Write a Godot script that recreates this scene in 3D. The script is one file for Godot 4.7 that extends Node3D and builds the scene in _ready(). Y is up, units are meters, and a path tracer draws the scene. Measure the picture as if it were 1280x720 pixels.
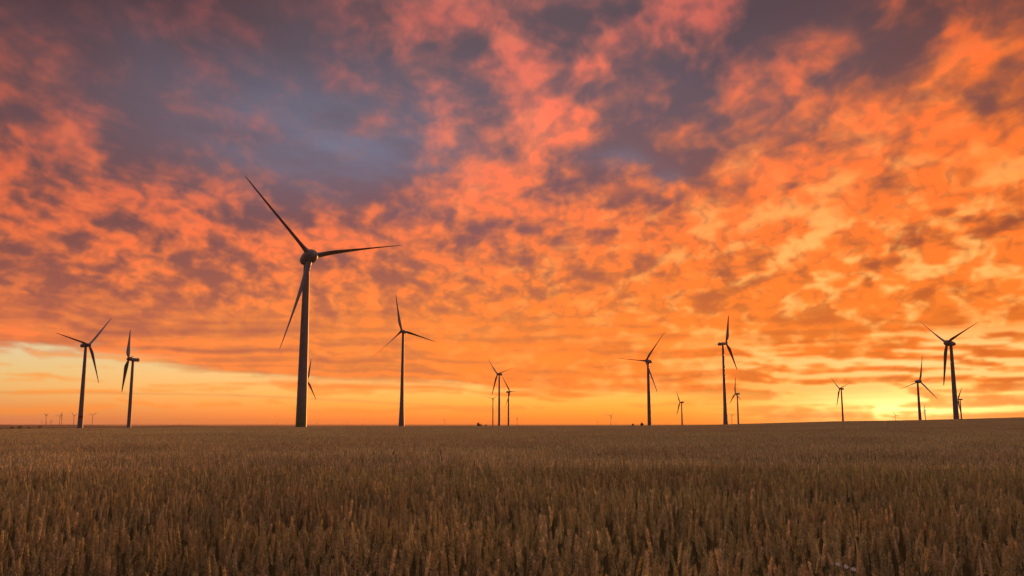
extends Node3D

const EYE := Vector3(0.0, 1.3, 0.0)
const SUN_AZ := 23.4      # degrees to the right of straight ahead
const SUN_EL := 4.0

# ------------------------------------------------------------------ sky
const AZ0 := -36.0
const EL_TOP := 30.0
const SKY_W := 4096
# how strongly the cloud layer is lit from below, tenths: az -32..32 by 4 degrees, el 27 down to 3 by 2
const LIT_LEVEL := [
	[1.0, 2.0, 2.2, 2.8, 2.0, 2.0, 2.6, 5.9, 5.0, 4.1, 5.7, 6.0, 3.0, 1.2, 1.8, 4.8, 2.0],
	[1.0, 2.0, 2.2, 2.7, 1.7, 2.3, 4.2, 5.3, 5.8, 2.7, 5.2, 5.1, 2.6, 1.2, 1.8, 4.9, 2.0],
	[1.0, 2.0, 2.0, 1.8, 1.1, 1.8, 3.2, 3.6, 6.9, 4.6, 3.1, 3.4, 2.8, 2.1, 2.0, 5.4, 2.0],
	[1.1, 2.0, 1.1, 1.9, 1.4, 1.2, 2.4, 4.8, 6.1, 3.1, 2.8, 2.9, 4.0, 3.6, 3.0, 7.1, 4.3],
	[2.0, 2.0, 1.1, 1.7, 1.4, 1.1, 2.1, 6.7, 6.0, 5.6, 2.5, 2.6, 4.9, 5.6, 5.6, 6.9, 5.0],
	[3.9, 4.7, 2.3, 1.2, 1.0, 1.1, 2.0, 6.1, 6.5, 2.7, 2.1, 3.4, 6.7, 7.3, 8.0, 6.9, 4.9],
	[4.7, 4.8, 4.5, 3.0, 2.2, 2.4, 2.3, 6.0, 6.9, 5.6, 4.9, 5.7, 8.0, 8.0, 8.1, 8.5, 8.3],
	[5.6, 3.8, 5.5, 5.4, 4.2, 3.7, 3.7, 4.3, 6.1, 6.4, 6.7, 7.9, 8.7, 8.5, 8.2, 8.7, 8.6],
	[5.1, 4.6, 5.3, 5.5, 5.6, 5.5, 5.6, 5.7, 6.0, 6.5, 7.3, 8.4, 8.7, 9.0, 7.8, 7.0, 8.0],
	[3.1, 4.2, 5.0, 4.2, 5.3, 5.2, 4.5, 6.0, 6.0, 6.9, 6.7, 6.6, 7.5, 8.1, 8.1, 8.7, 8.9],
	[4.4, 4.6, 4.8, 5.0, 5.7, 6.1, 6.0, 6.8, 6.8, 7.4, 7.7, 6.8, 7.3, 7.8, 7.7, 7.4, 7.4],
	[6.0, 6.0, 5.6, 6.0, 6.0, 6.5, 6.5, 7.0, 7.0, 7.5, 8.0, 7.0, 7.5, 8.0, 7.7, 6.7, 7.0],
	[6.0, 6.0, 5.6, 5.9, 6.0, 6.5, 6.5, 7.0, 7.0, 7.5, 8.0, 7.0, 7.5, 8.0, 7.6, 6.7, 7.0],
]
const LIT_COLOR := [
	[Color8(146, 78, 76), Color8(160, 86, 86), Color8(226, 112, 96), Color8(208, 102, 90), Color8(226, 100, 60)],
	[Color8(208, 98, 76), Color8(192, 110, 106), Color8(250, 126, 96), Color8(250, 122, 78), Color8(253, 120, 52)],
	[Color8(240, 112, 68), Color8(246, 120, 76), Color8(253, 128, 72), Color8(255, 128, 56), Color8(255, 128, 48)],
	[Color8(244, 128, 70), Color8(250, 140, 66), Color8(254, 142, 56), Color8(254, 138, 48), Color8(252, 134, 46)],
]
const SHADE_COLOR := [
	[Color8(78, 56, 61), Color8(90, 71, 77), Color8(100, 82, 89), Color8(88, 72, 80), Color8(100, 66, 64)],
	[Color8(102, 73, 77), Color8(106, 98, 112), Color8(112, 92, 101), Color8(114, 87, 92), Color8(132, 79, 70)],
	[Color8(118, 76, 75), Color8(130, 85, 85), Color8(144, 91, 88), Color8(152, 86, 70), Color8(152, 78, 54)],
	[Color8(170, 94, 76), Color8(192, 106, 76), Color8(216, 118, 66), Color8(220, 112, 48), Color8(214, 104, 40)],
]
const CLEAR_COLOR := [
	[Color8(234, 204, 158), Color8(246, 210, 140), Color8(255, 205, 120), Color8(255, 222, 138)],
	[Color8(238, 198, 130), Color8(250, 204, 124), Color8(255, 207, 108), Color8(255, 224, 132)],
	[Color8(240, 184, 112), Color8(252, 194, 96), Color8(255, 203, 92), Color8(255, 226, 122)],
	[Color8(238, 164, 96), Color8(253, 177, 76), Color8(255, 190, 70), Color8(255, 222, 112)],
	[Color8(235, 144, 86), Color8(251, 152, 62), Color8(255, 168, 48), Color8(255, 198, 80)],
	[Color8(230, 136, 96), Color8(248, 140, 62), Color8(255, 158, 42), Color8(255, 184, 70)],
]
# single cloud clumps: az, el, half width, half height (degrees), lit (+) or shaded (-)
const CLUMPS := [
	[-29.2, 22.3, 0.75, 0.42, 2.0], [-30.3, 21.4, 1.22, 0.34, -1.0], [-24.7, 21.0, 1.80, 0.62, -1.2], [-21.7, 21.0, 1.17, 0.63, 1.2], [-24.9, 19.9, 0.62, 0.45, 1.6], [-26.3, 18.6, 1.30, 0.62, -1.0],
	[-29.5, 16.7, 1.22, 0.96, 2.5], [-27.7, 17.2, 0.93, 0.62, 2.2], [-30.6, 15.2, 0.39, 0.61, -2.0], [-28.1, 13.3, 1.58, 0.63, -2.5], [-27.6, 12.7, 0.41, 0.63, -2.0], [-30.1, 12.6, 0.55, 0.97, 4.0],
	[-29.4, 11.8, 0.72, 0.62, 2.5], [-29.8, 10.0, 1.19, 0.44, -3.0], [-28.3, 11.7, 0.49, 0.36, -2.0], [-25.7, 12.7, 0.69, 0.82, 3.0], [-26.9, 11.9, 0.59, 0.36, 3.0], [-24.1, 11.7, 1.05, 0.42, -3.0],
	[-22.9, 11.7, 0.53, 0.38, -3.0], [-20.6, 12.5, 0.65, 1.05, 3.5], [-20.7, 11.5, 0.73, 0.38, -2.5], [-24.6, 9.9, 0.95, 0.33, 3.0], [-23.8, 9.7, 0.39, 0.37, -4.0], [-23.8, 10.8, 0.53, 0.28, 2.5],
	[-22.2, 9.5, 0.54, 0.24, 3.0], [-25.7, 9.0, 1.49, 0.28, -3.5], [-27.7, 8.4, 1.65, 0.32, -3.5], [-19.4, 8.9, 0.93, 0.48, -3.5], [-21.1, 9.5, 0.45, 0.76, 2.0], [-17.6, 10.2, 1.24, 0.68, 2.0],
	[-17.0, 11.2, 0.57, 0.49, 2.5], [-18.6, 11.1, 0.56, 0.58, -3.0], [-18.0, 13.0, 0.67, 0.39, -2.0], [-15.7, 10.8, 1.46, 0.59, 2.0], [-28.8, 6.9, 1.61, 0.31, -2.5], [-23.4, 7.7, 2.21, 0.33, -2.0],
	[-22.5, 7.3, 1.33, 0.28, 2.5], [-19.4, 7.3, 2.33, 0.34, -3.2], [-17.5, 7.7, 1.90, 0.44, -3.0], [-22.1, 15.4, 2.07, 0.65, -2.0], [-20.5, 15.6, 1.03, 0.47, -1.0], [-22.7, 13.7, 1.36, 0.37, 2.5],
	[-13.4, 13.2, 0.70, 0.99, -2.0], [-13.7, 14.9, 1.50, 0.49, 1.0], [-15.2, 14.3, 0.98, 0.49, 1.4], [-9.6, 13.0, 0.51, 0.80, 3.0], [-8.8, 13.5, 1.03, 0.40, 2.0], [-7.3, 11.7, 1.13, 0.81, -2.5],
	[-8.1, 13.9, 2.59, 0.60, -2.0], [-6.5, 12.7, 1.29, 0.45, -2.5], [-4.9, 9.4, 0.82, 0.46, -2.5], [-5.7, 8.1, 2.05, 0.71, -3.0], [-8.8, 10.1, 2.04, 0.61, 2.0], [-2.1, 11.5, 1.25, 0.71, 1.5],
	[-3.1, 13.0, 0.73, 1.01, 2.5], [-2.5, 15.0, 1.16, 0.81, 3.0], [-4.0, 18.3, 1.06, 0.99, 2.5], [-3.3, 16.0, 0.74, 0.50, 2.0], [-2.7, 23.6, 0.59, 0.43, -5.0], [-5.6, 23.5, 0.48, 0.38, -3.5],
	[-2.2, 25.3, 1.41, 1.03, 2.5], [-1.0, 24.1, 0.86, 0.85, 2.0], [-8.6, 23.9, 1.17, 0.56, 2.5], [-10.2, 24.5, 0.95, 0.46, 1.5], [-2.7, 21.8, 0.96, 0.48, 2.5], [-2.7, 20.4, 0.75, 0.44, -4.0],
	[-4.0, 21.6, 0.43, 0.34, -2.5], [-2.1, 19.3, 0.85, 0.49, -2.0], [-0.4, 22.2, 0.54, 0.48, -2.0], [1.7, 25.6, 1.41, 0.56, -3.5], [2.7, 21.2, 0.75, 0.58, -4.0], [4.0, 22.9, 1.50, 0.38, 4.0],
	[5.4, 22.1, 0.74, 0.58, 3.0], [6.4, 23.1, 0.85, 0.86, -4.0], [7.7, 22.3, 1.16, 0.76, -4.0], [6.5, 24.6, 0.75, 0.56, 2.5], [9.8, 24.3, 0.73, 1.02, 3.0], [7.8, 25.8, 0.75, 0.42, -4.0],
	[10.1, 21.4, 1.14, 0.95, -4.0], [13.3, 25.0, 0.72, 1.00, 3.5], [11.4, 23.0, 0.72, 0.56, 2.5], [11.6, 18.4, 0.51, 0.49, 1.0], [8.0, 20.0, 0.84, 0.44, 4.0], [5.3, 20.4, 1.37, 0.49, -4.0],
	[4.8, 18.5, 0.63, 0.69, 4.0], [3.2, 18.5, 0.95, 0.69, 2.5], [7.9, 18.4, 1.14, 0.69, -3.0], [16.8, 23.7, 0.69, 2.04, -3.5], [14.1, 18.8, 1.30, 0.48, -3.5], [14.6, 18.0, 0.50, 0.48, 1.5],
	[0.0, 17.1, 0.74, 0.70, -2.5], [7.1, 17.1, 2.33, 0.79, -3.5], [10.2, 15.9, 1.32, 0.89, -4.0], [13.5, 16.6, 1.59, 0.68, -3.5], [10.4, 14.1, 0.41, 0.60, -3.0], [11.4, 13.4, 0.60, 0.30, -3.0],
	[4.2, 15.3, 0.94, 0.30, -2.0], [5.8, 14.5, 3.10, 0.45, 2.0], [6.0, 13.6, 1.29, 0.30, -4.0], [6.5, 12.2, 1.29, 0.30, -4.0], [9.6, 12.8, 0.91, 0.25, -4.5], [9.9, 11.8, 0.30, 0.35, -4.0],
	[9.5, 11.0, 0.61, 0.25, -4.0], [7.8, 10.4, 1.12, 0.35, -4.0], [3.1, 11.7, 0.94, 0.41, -3.0], [2.9, 13.7, 0.42, 0.91, -2.5], [0.8, 12.3, 1.15, 0.41, -4.0], [0.8, 10.7, 1.14, 0.41, -4.0],
	[5.7, 9.1, 0.72, 0.51, -4.0], [4.1, 9.4, 0.82, 0.46, -3.5], [15.0, 9.6, 1.16, 0.59, -6.0], [13.2, 9.0, 0.88, 0.50, -5.0], [11.7, 7.8, 1.97, 0.40, -4.0], [19.1, 21.3, 0.57, 0.46, 3.5],
	[19.3, 20.2, 1.04, 0.42, -5.0], [19.7, 18.5, 0.66, 0.42, -5.0], [17.9, 20.8, 0.44, 0.42, 2.0], [20.8, 24.3, 0.94, 0.53, -3.0], [24.3, 21.3, 1.15, 1.24, -4.0], [22.3, 22.3, 0.46, 0.54, -2.0],
	[27.5, 22.8, 0.76, 0.85, 3.0], [25.3, 22.5, 0.97, 0.52, 1.0], [26.8, 19.6, 1.10, 0.97, 2.0], [28.8, 20.4, 0.90, 0.94, 2.0], [30.6, 19.6, 0.48, 0.42, -5.0], [28.7, 17.4, 0.57, 0.61, -6.5],
	[29.5, 16.3, 0.32, 0.79, -3.0], [26.1, 18.5, 0.51, 0.31, -3.0], [29.7, 21.5, 0.57, 0.51, -2.0], [23.3, 19.3, 0.99, 0.72, -1.5], [19.2, 15.2, 0.33, 0.24, -5.0], [17.8, 14.5, 0.76, 0.39, -6.0],
	[19.7, 13.4, 0.56, 0.33, -4.0], [23.8, 14.1, 1.05, 0.37, -5.0], [25.0, 14.8, 0.43, 0.32, -5.0], [26.0, 12.3, 0.51, 0.27, -6.5], [26.8, 12.8, 0.50, 0.32, -4.0], [27.5, 11.5, 0.57, 0.36, -5.0],
	[28.7, 11.5, 1.11, 0.31, -6.0], [30.2, 12.6, 0.31, 0.26, -4.0], [17.3, 12.5, 0.38, 0.19, -4.0], [21.5, 10.7, 0.41, 0.24, -4.5], [25.0, 10.4, 0.38, 0.42, -5.0], [23.5, 9.4, 0.70, 0.28, -6.5],
	[21.9, 8.5, 0.40, 0.28, -5.0], [28.5, 8.0, 0.36, 0.22, -6.0], [26.8, 8.0, 0.37, 0.23, -4.0], [18.0, 8.3, 0.65, 0.24, -3.0], [19.3, 6.5, 1.27, 0.43, -6.0], [17.2, 6.1, 1.03, 0.44, -5.0],
	[22.0, 6.5, 0.70, 0.47, -5.5], [23.3, 6.3, 0.69, 0.38, -5.0], [24.7, 7.3, 1.10, 0.42, -5.0], [27.8, 7.3, 0.64, 0.41, -4.0], [28.3, 5.0, 1.18, 0.40, -4.0], [26.3, 5.5, 0.49, 0.32, -4.0],
	[29.5, 5.2, 0.47, 0.31, -4.0], [26.9, 9.4, 1.23, 0.46, 3.0], [23.9, 8.6, 1.50, 0.47, 2.5], [20.8, 9.3, 1.13, 0.48, 2.0], [20.3, 15.8, 2.74, 0.94, 1.5], [28.5, 14.2, 1.60, 0.80, 2.0],
	[14.8, 11.9, 2.17, 0.89, 2.5],
]
const CLOUD_EDGE := [[-40, 4.4], [-29.8, 4.34], [-23.2, 4.15], [-20, 3.5], [-15.9, 2.95], [-7.1, 2.55], [0, 2.16], [10.5, 1.75], [18, 1.55], [40, 1.4]]

var n_big := FastNoiseLite.new()
var n_fine := FastNoiseLite.new()
var n_warp := FastNoiseLite.new()
var n_streak := FastNoiseLite.new()
var n_wave := FastNoiseLite.new()
var n_puff := FastNoiseLite.new()
var n_glow := FastNoiseLite.new()
var map_w := 0
var map_h := 0
var lit_map: PackedFloat32Array
var lit_rgb: PackedFloat32Array
var shade_rgb: PackedFloat32Array

func setup_noise(n: FastNoiseLite, s: int, freq: float, oct: int, gain := 0.5) -> void:
	n.seed = s
	n.noise_type = FastNoiseLite.TYPE_SIMPLEX_SMOOTH
	n.frequency = freq
	n.fractal_type = FastNoiseLite.FRACTAL_FBM
	n.fractal_octaves = oct
	n.fractal_gain = gain

func table(t: Array, x: float) -> float:
	if x <= t[0][0]:
		return t[0][1]
	for i in range(1, t.size()):
		if x <= t[i][0]:
			return lerpf(t[i - 1][1], t[i][1], (x - t[i - 1][0]) / float(t[i][0] - t[i - 1][0]))
	return t[t.size() - 1][1]

# a table whose nodes lie at az -32..32 and el e_hi..e_lo, laid out over the finer map
func spread_table(rows: Array, e_hi: float, e_lo: float, colors: bool) -> PackedFloat32Array:
	var nc: int = rows[0].size()
	var nr: int = rows.size()
	var im := Image.create(nc, nr, false, Image.FORMAT_RGBF)
	for j in nr:
		for i in nc:
			var v = rows[j][i]
			im.set_pixel(i, j, v if colors else Color(v, 0, 0))
	# nodes sit at pixel centres, so the picture spans half a cell more on each side
	var step_az := 64.0 / (nc - 1)
	var step_el := (e_hi - e_lo) / (nr - 1)
	var ppd := SKY_W / 360.0
	var fw := int(round(step_az * nc * ppd))
	var fh := int(round(step_el * nr * ppd))
	im.resize(fw, fh, Image.INTERPOLATE_CUBIC)
	var src := im.get_data().to_float32_array()
	var out := PackedFloat32Array()
	var k := 3 if colors else 1
	out.resize(map_w * map_h * k)
	for y in map_h:
		var el := EL_TOP - (y + 0.5) / ppd
		var sy := clampi(int((e_hi + step_el * 0.5 - el) * ppd), 0, fh - 1)
		for x in map_w:
			var az := AZ0 + (x + 0.5) / ppd
			var sx := clampi(int((az + 32.0 + step_az * 0.5) * ppd), 0, fw - 1)
			var s := (sy * fw + sx) * 3
			var d := (y * map_w + x) * k
			for c in k:
				out[d + c] = src[s + c]
	return out

func build_maps() -> void:
	var ppd := SKY_W / 360.0
	map_w = int(-2.0 * AZ0 * ppd)
	map_h = int(EL_TOP * ppd)
	lit_map = spread_table(LIT_LEVEL, 27, 3, false)
	lit_rgb = spread_table(LIT_COLOR, 26, 5.5, true)
	shade_rgb = spread_table(SHADE_COLOR, 26, 5.5, true)
	for p in CLUMPS:
		var x0 := clampi(int((p[0] - 2.2 * p[2] - AZ0) * ppd), 0, map_w - 1)
		var x1 := clampi(int((p[0] + 2.2 * p[2] - AZ0) * ppd), 0, map_w - 1)
		var y0 := clampi(int((EL_TOP - p[1] - 2.2 * p[3]) * ppd), 0, map_h - 1)
		var y1 := clampi(int((EL_TOP - p[1] + 2.2 * p[3]) * ppd), 0, map_h - 1)
		for y in range(y0, y1 + 1):
			for x in range(x0, x1 + 1):
				var dx: float = (AZ0 + (x + 0.5) / ppd - p[0]) / p[2]
				var dy: float = (EL_TOP - (y + 0.5) / ppd - p[1]) / p[3]
				lit_map[y * map_w + x] += p[4] * exp(-(dx * dx + dy * dy)) * CLUMP_GAIN

const CLUMP_GAIN := 0.62

func clear_color(az: float, el: float) -> Color:
	var u := clampf((az + 32.0) / 64.0 * 3.0, 0.0, 2.999)
	var i := int(u)
	var els := [4.2, 3.0, 2.0, 1.25, 0.5, 0.0]
	var j := 0
	while j < 4 and el < els[j + 1]:
		j += 1
	var v := clampf((els[j] - el) / (els[j] - els[j + 1]), 0.0, 1.0)
	var a: Color = CLEAR_COLOR[j][i].lerp(CLEAR_COLOR[j][i + 1], u - i)
	var b: Color = CLEAR_COLOR[j + 1][i].lerp(CLEAR_COLOR[j + 1][i + 1], u - i)
	return a.lerp(b, v)

func sky_color(az: float, el: float) -> Color:
	var ra := deg_to_rad(az)
	var re := deg_to_rad(el)
	var down := 1.0 / (sin(re) + 0.11)
	var qx := cos(re) * sin(ra) * down
	var qz := cos(re) * cos(ra) * down * 0.56
	# the edges of clumps are torn by the wind
	var wx := n_warp.get_noise_2d(qx * 1.0, qz * 1.0)
	var wy := n_warp.get_noise_2d(qx + 40.0, qz - 17.0)
	var high := smoothstep(10.0, 22.0, el)
	var mz := az + wx * lerpf(0.8, 1.5, high)
	var ml := el + wy * lerpf(0.4, 1.2, high)
	var ppd := SKY_W / 360.0
	var gx := clampi(int((mz - AZ0) * ppd), 0, map_w - 1)
	var gy := clampi(int((EL_TOP - ml) * ppd), 0, map_h - 1)
	var at := gy * map_w + gx
	var lit := 0.08 + lit_map[at] * 0.092
	var lc := Color(lit_rgb[at * 3], lit_rgb[at * 3 + 1], lit_rgb[at * 3 + 2])
	var dc := Color(shade_rgb[at * 3], shade_rgb[at * 3 + 1], shade_rgb[at * 3 + 2])
	var out := maxf(smoothstep(31.0, 38.0, absf(az)), smoothstep(25.0, 31.0, el))
	if out > 0.0:
		# layer dims away from the sun; overhead brightness added to light the field
		var off := rad_to_deg(acos(clampf(cos(re) * cos(ra - deg_to_rad(SUN_AZ)), -1.0, 1.0)))
		var warm := smoothstep(95.0, 20.0, off)
		var near := smoothstep(128.0, 62.0, off) * lerpf(0.35, 1.0, smoothstep(12.0, 42.0, el))
		lit = lerpf(lit, 0.40 + 0.12 * near + 0.12 * warm, out)
		lc = lc.lerp(Color8(136, 102, 110).lerp(Color8(252, 208, 182), near).lerp(Color8(244, 136, 90), warm), out)
		dc = dc.lerp(Color8(80, 72, 88).lerp(Color8(178, 164, 166), near).lerp(Color8(112, 84, 88), warm), out)
	var big := n_big.get_noise_2d(qx + wx * 0.12, qz + wy * 0.12)
	var fine := n_fine.get_noise_2d(qx + wx * 0.05, qz + wy * 0.05)
	# puffs: small near the horizon, large overhead
	var fz := az if absf(az) <= 90.0 else signf(az) * 180.0 - az
	var ax := fz + wx * 0.7
	var ay := el * 1.25 + wy * 0.7
	var small_puff := n_puff.get_noise_2d(ax * 0.42, ay * 0.42)
	var large_puff := n_puff.get_noise_2d(ax * 0.17 + 50.0, ay * 0.17)
	var grown := smoothstep(7.0, 21.0, el)
	var puff := lerpf(small_puff, large_puff, grown)
	lit = maxf(lit, 0.06)
	var swing := lerpf(0.8, 1.0, smoothstep(0.12, 0.5, lit))
	var soft := lerpf(0.30, 0.40, high)
	var s := lit + (big * 0.28 + puff * lerpf(0.58, 0.44, high) + fine * lerpf(0.52, 0.52, high)) * swing
	s = smoothstep(0.48 - soft, 0.52 + soft, s)
	# ripples within the lit cloud
	var ripple := lerpf(n_glow.get_noise_2d(ax * 0.9 + 30.0, ay), n_glow.get_noise_2d(ax * 0.42 + 60.0, ay * 0.46), grown)
	s *= 0.97 - 0.34 * smoothstep(-0.1, 0.55, -ripple)
	# long flat layers seen edge on, low over the horizon
	var low := smoothstep(8.0, 5.2, el)
	var fold := az if absf(az) <= 90.0 else signf(az) * 180.0 - az
	var wave := n_wave.get_noise_2d(fold * 0.35, el * 0.5)
	var st := n_streak.get_noise_2d(fold * 0.45 + wave * 3.0, el * 6.5 + wave * 2.4 + fold * 0.10)
	if low > 0.0:
		var s2 := smoothstep(0.05, 1.0, lit * 0.75 + 0.14 + st * 0.65 + fine * 0.2 + small_puff * 0.2)
		s = lerpf(s, s2, low)
	var col := dc.lerp(lc, s)
	# clear air between the clouds
	var air := exp(-pow((az + 11.0) / 7.5, 2.0) - pow((el - 17.3) / 3.0, 2.0)) * 0.9 + exp(-pow((az - 7.2) / 2.6, 2.0) - pow((el - 16.6) / 0.9, 2.0)) * 0.8 + exp(-pow((az - 10.2) / 1.4, 2.0) - pow((el - 15.3) / 0.8, 2.0)) * 0.7
	if air > 0.02:
		var rift := n_puff.get_noise_2d(fz * 0.08 + 9.0, el * 0.3 + fz * 0.03)
		col = col.lerp(Color8(122, 126, 150), clampf(air * (0.42 + rift * 0.9), 0.0, 0.8) * (1.0 - s * 0.7))
	# thin parts of the layer glow towards the sun
	var near_sun := exp(-pow((az - SUN_AZ) / 19.0, 2.0)) * smoothstep(22.0, 8.0, el)
	var gsmall := n_glow.get_noise_2d(ax * 0.40, ay * 0.5)
	var glarge := n_glow.get_noise_2d(ax * 0.16, ay * 0.2)
	var thin := smoothstep(0.02, 0.62, lerpf(gsmall, glarge, grown) * 0.9 + fine * 0.35 + (lit - 0.72) * 0.7 + 0.10)
	col = col.lerp(Color8(255, 202, 112), clampf(thin * (0.06 + 0.94 * near_sun) * 0.9 * s, 0.0, 1.0))
	if el < 9.0:
		var edge := table(CLOUD_EDGE, az)
		var cc := clear_color(az, el)
		var gap := smoothstep(edge + 0.42, edge - 0.55, el + st * 1.0 + fine * 0.15)
		# towards the sun the layer breaks into bright bars
		var right := smoothstep(8.0, 20.0, az) * (1.0 - smoothstep(32.0, 50.0, az))
		var bars := smoothstep(-0.12, 0.22, st + 0.08 - absf(el - 2.2) * 0.06) * smoothstep(6.2, 4.2, el)
		gap = lerpf(gap, maxf(bars, smoothstep(0.5, 0.1, el) * 0.6), right)
		# a pale slot above the band, on the left
		gap = maxf(gap, 0.6 * smoothstep(0.5, 0.05, absf(el - 4.05 - 0.02 * (az + 29.0) * -1.0 + st * 0.2)) * smoothstep(-19.0, -24.0, az) * smoothstep(-60.0, -36.0, az))
		gap *= 1.0 - 0.8 * smoothstep(36.0, 80.0, absf(az))
		col = col.lerp(cc, gap)
		# orange sheets crossing the clear band
		var line := table([[-40, 1.75], [-20, 1.82], [-12, 1.6], [-2, 1.0], [6, 0.8]], az)
		var thinline := smoothstep(0.1, 0.03, absf(el - line + wave * 0.06)) * smoothstep(4.0, -8.0, az)
		col = col.lerp(Color8(228, 142, 82), 0.4 * thinline)
		var sheet := smoothstep(0.12, 0.5, st + right * 0.1) * gap * smoothstep(0.1, 0.8, el)
		col = col.lerp(Color8(246, 150, 62), 0.62 * sheet)
		var glow := exp(-pow((az - 24.0) / 8.0, 2.0) - pow((el - 0.9) / 1.1, 2.0))
		var bar := smoothstep(0.0, 0.35, st) * exp(-pow((az - 25.0) / 11.0, 2.0) - pow((el - 3.6) / 1.6, 2.0))
		col = col.lerp(Color8(255, 232, 150), 0.8 * bar)
		col = col.lerp(Color8(255, 244, 150), 0.95 * glow * (0.35 + 0.65 * gap))
	if out > 0.0 and el < 9.0:
		var off2 := absf(wrapf(az - SUN_AZ, -180.0, 180.0))
		var back := Color8(112, 84, 92).lerp(Color8(232, 138, 80), smoothstep(110.0, 25.0, off2))
		col = col.lerp(back, smoothstep(34.0, 46.0, absf(az)) * smoothstep(9.0, 2.0, el) * 0.8)
	col = Color(clampf(col.r, 0, 1), clampf(col.g, 0, 1), clampf(col.b, 0, 1))
	# the camera clipped the red of the burning clouds: their light is stronger than the picture can show
	var over := smoothstep(0.93, 1.0, col.r)
	var lin := col.srgb_to_linear()
	lin.r *= 1.0 + 0.35 * over
	# next to the sun it clipped altogether
	lin *= 1.0 + 0.7 * exp(-pow((az - 24.0) / 6.5, 2.0) - pow((el - 0.7) / 1.1, 2.0))
	return lin

func make_sky() -> ImageTexture:
	setup_noise(n_big, 11, 2.6, 4, 0.5)
	setup_noise(n_fine, 23, 5.0, 6, 0.62)
	setup_noise(n_warp, 5, 3.2, 4, 0.55)
	setup_noise(n_streak, 31, 0.22, 4, 0.5)
	setup_noise(n_wave, 47, 0.25, 3, 0.5)
	setup_noise(n_puff, 61, 1.0, 6, 0.56)
	setup_noise(n_glow, 83, 1.0, 4, 0.5)
	build_maps()
	var half := SKY_W / 2
	# all around, coarsely: the layer goes on over the whole dome
	var cw := 512
	var coarse := Image.create(cw, cw / 2, false, Image.FORMAT_RGBF)
	coarse.fill(Color8(62, 48, 44).srgb_to_linear())
	for y in cw / 4:
		for x in cw:
			coarse.set_pixel(x, y, sky_color((x + 0.5) / cw * 360.0 - 180.0, 90.0 - (y + 0.5) / cw * 360.0))
	coarse.resize(SKY_W, half, Image.INTERPOLATE_BILINEAR)
	# in full detail where the photograph looks
	var ppd := SKY_W / 360.0
	var x0 := int((180.0 - 35.0) * ppd)
	var x1 := int((180.0 + 35.0) * ppd)
	var y0 := int((90.0 - 29.0) * ppd)
	var y1 := half / 2 + 4
	for y in range(y0, y1):
		var el := 90.0 - (y + 0.5) / ppd
		for x in range(x0, x1):
			coarse.set_pixel(x, y, sky_color((x + 0.5) / ppd - 180.0, maxf(el, 0.0)))
	# the picture's left edge is straight ahead
	var turned := Image.create(SKY_W, half, false, Image.FORMAT_RGBF)
	turned.blit_rect(coarse, Rect2i(half, 0, half, half), Vector2i(0, 0))
	turned.blit_rect(coarse, Rect2i(0, 0, half, half), Vector2i(half, 0))
	return ImageTexture.create_from_image(turned)

# ------------------------------------------------------------------ helpers
var rng := RandomNumberGenerator.new()
var used := {}

func numbered(called: String) -> String:
	var k: int = used.get(called, 0)
	used[called] = k + 1
	return called if k == 0 else "%s_%03d" % [called, k]

func thing(called: String, label: String, category: String, at := Vector3.ZERO, group := "") -> Node3D:
	var o := Node3D.new()
	o.name = numbered(called)
	o.position = at
	o.set_meta("label", label)
	o.set_meta("category", category)
	if group:
		o.set_meta("group", group)
	add_child(o)
	return o

func part(called: String, mesh: Mesh, m: Material, parent: Node, t := Transform3D.IDENTITY) -> MeshInstance3D:
	var o := MeshInstance3D.new()
	o.name = called
	o.mesh = mesh
	if m:
		o.material_override = m
	o.transform = t
	parent.add_child(o, true)
	return o

func tri(st: SurfaceTool, a: Vector3, b: Vector3, c: Vector3) -> void:
	st.add_vertex(a)
	st.add_vertex(b)
	st.add_vertex(c)

func quad(st: SurfaceTool, a: Vector3, b: Vector3, c: Vector3, d: Vector3) -> void:
	tri(st, a, b, c)
	tri(st, a, c, d)

func begin(smooth := true) -> SurfaceTool:
	var st := SurfaceTool.new()
	st.begin(Mesh.PRIMITIVE_TRIANGLES)
	st.set_smooth_group(0 if smooth else -1)
	return st

func done(st: SurfaceTool) -> ArrayMesh:
	st.generate_normals()
	return st.commit()

# rings of points joined into a skin, first and last closed
func loft(rings: Array, closed := true) -> ArrayMesh:
	var st := begin()
	var n: int = rings[0].size()
	for k in rings.size() - 1:
		var a: Array = rings[k]
		var b: Array = rings[k + 1]
		for i in n:
			var j := (i + 1) % n
			quad(st, a[i], a[j], b[j], b[i])
	if closed:
		st.set_smooth_group(-1)
		for i in range(1, n - 1):
			tri(st, rings[0][0], rings[0][i + 1], rings[0][i])
			tri(st, rings[-1][0], rings[-1][i], rings[-1][i + 1])
	return done(st)

# profile: [radius, along] pairs turned round the y axis
func lathe(profile: Array, sides := 24) -> ArrayMesh:
	var rings := []
	for p in profile:
		var ring := []
		for i in sides:
			var a := TAU * i / sides
			ring.append(Vector3(cos(a) * p[0], p[1], sin(a) * p[0]))
		rings.append(ring)
	return loft(rings)

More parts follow.
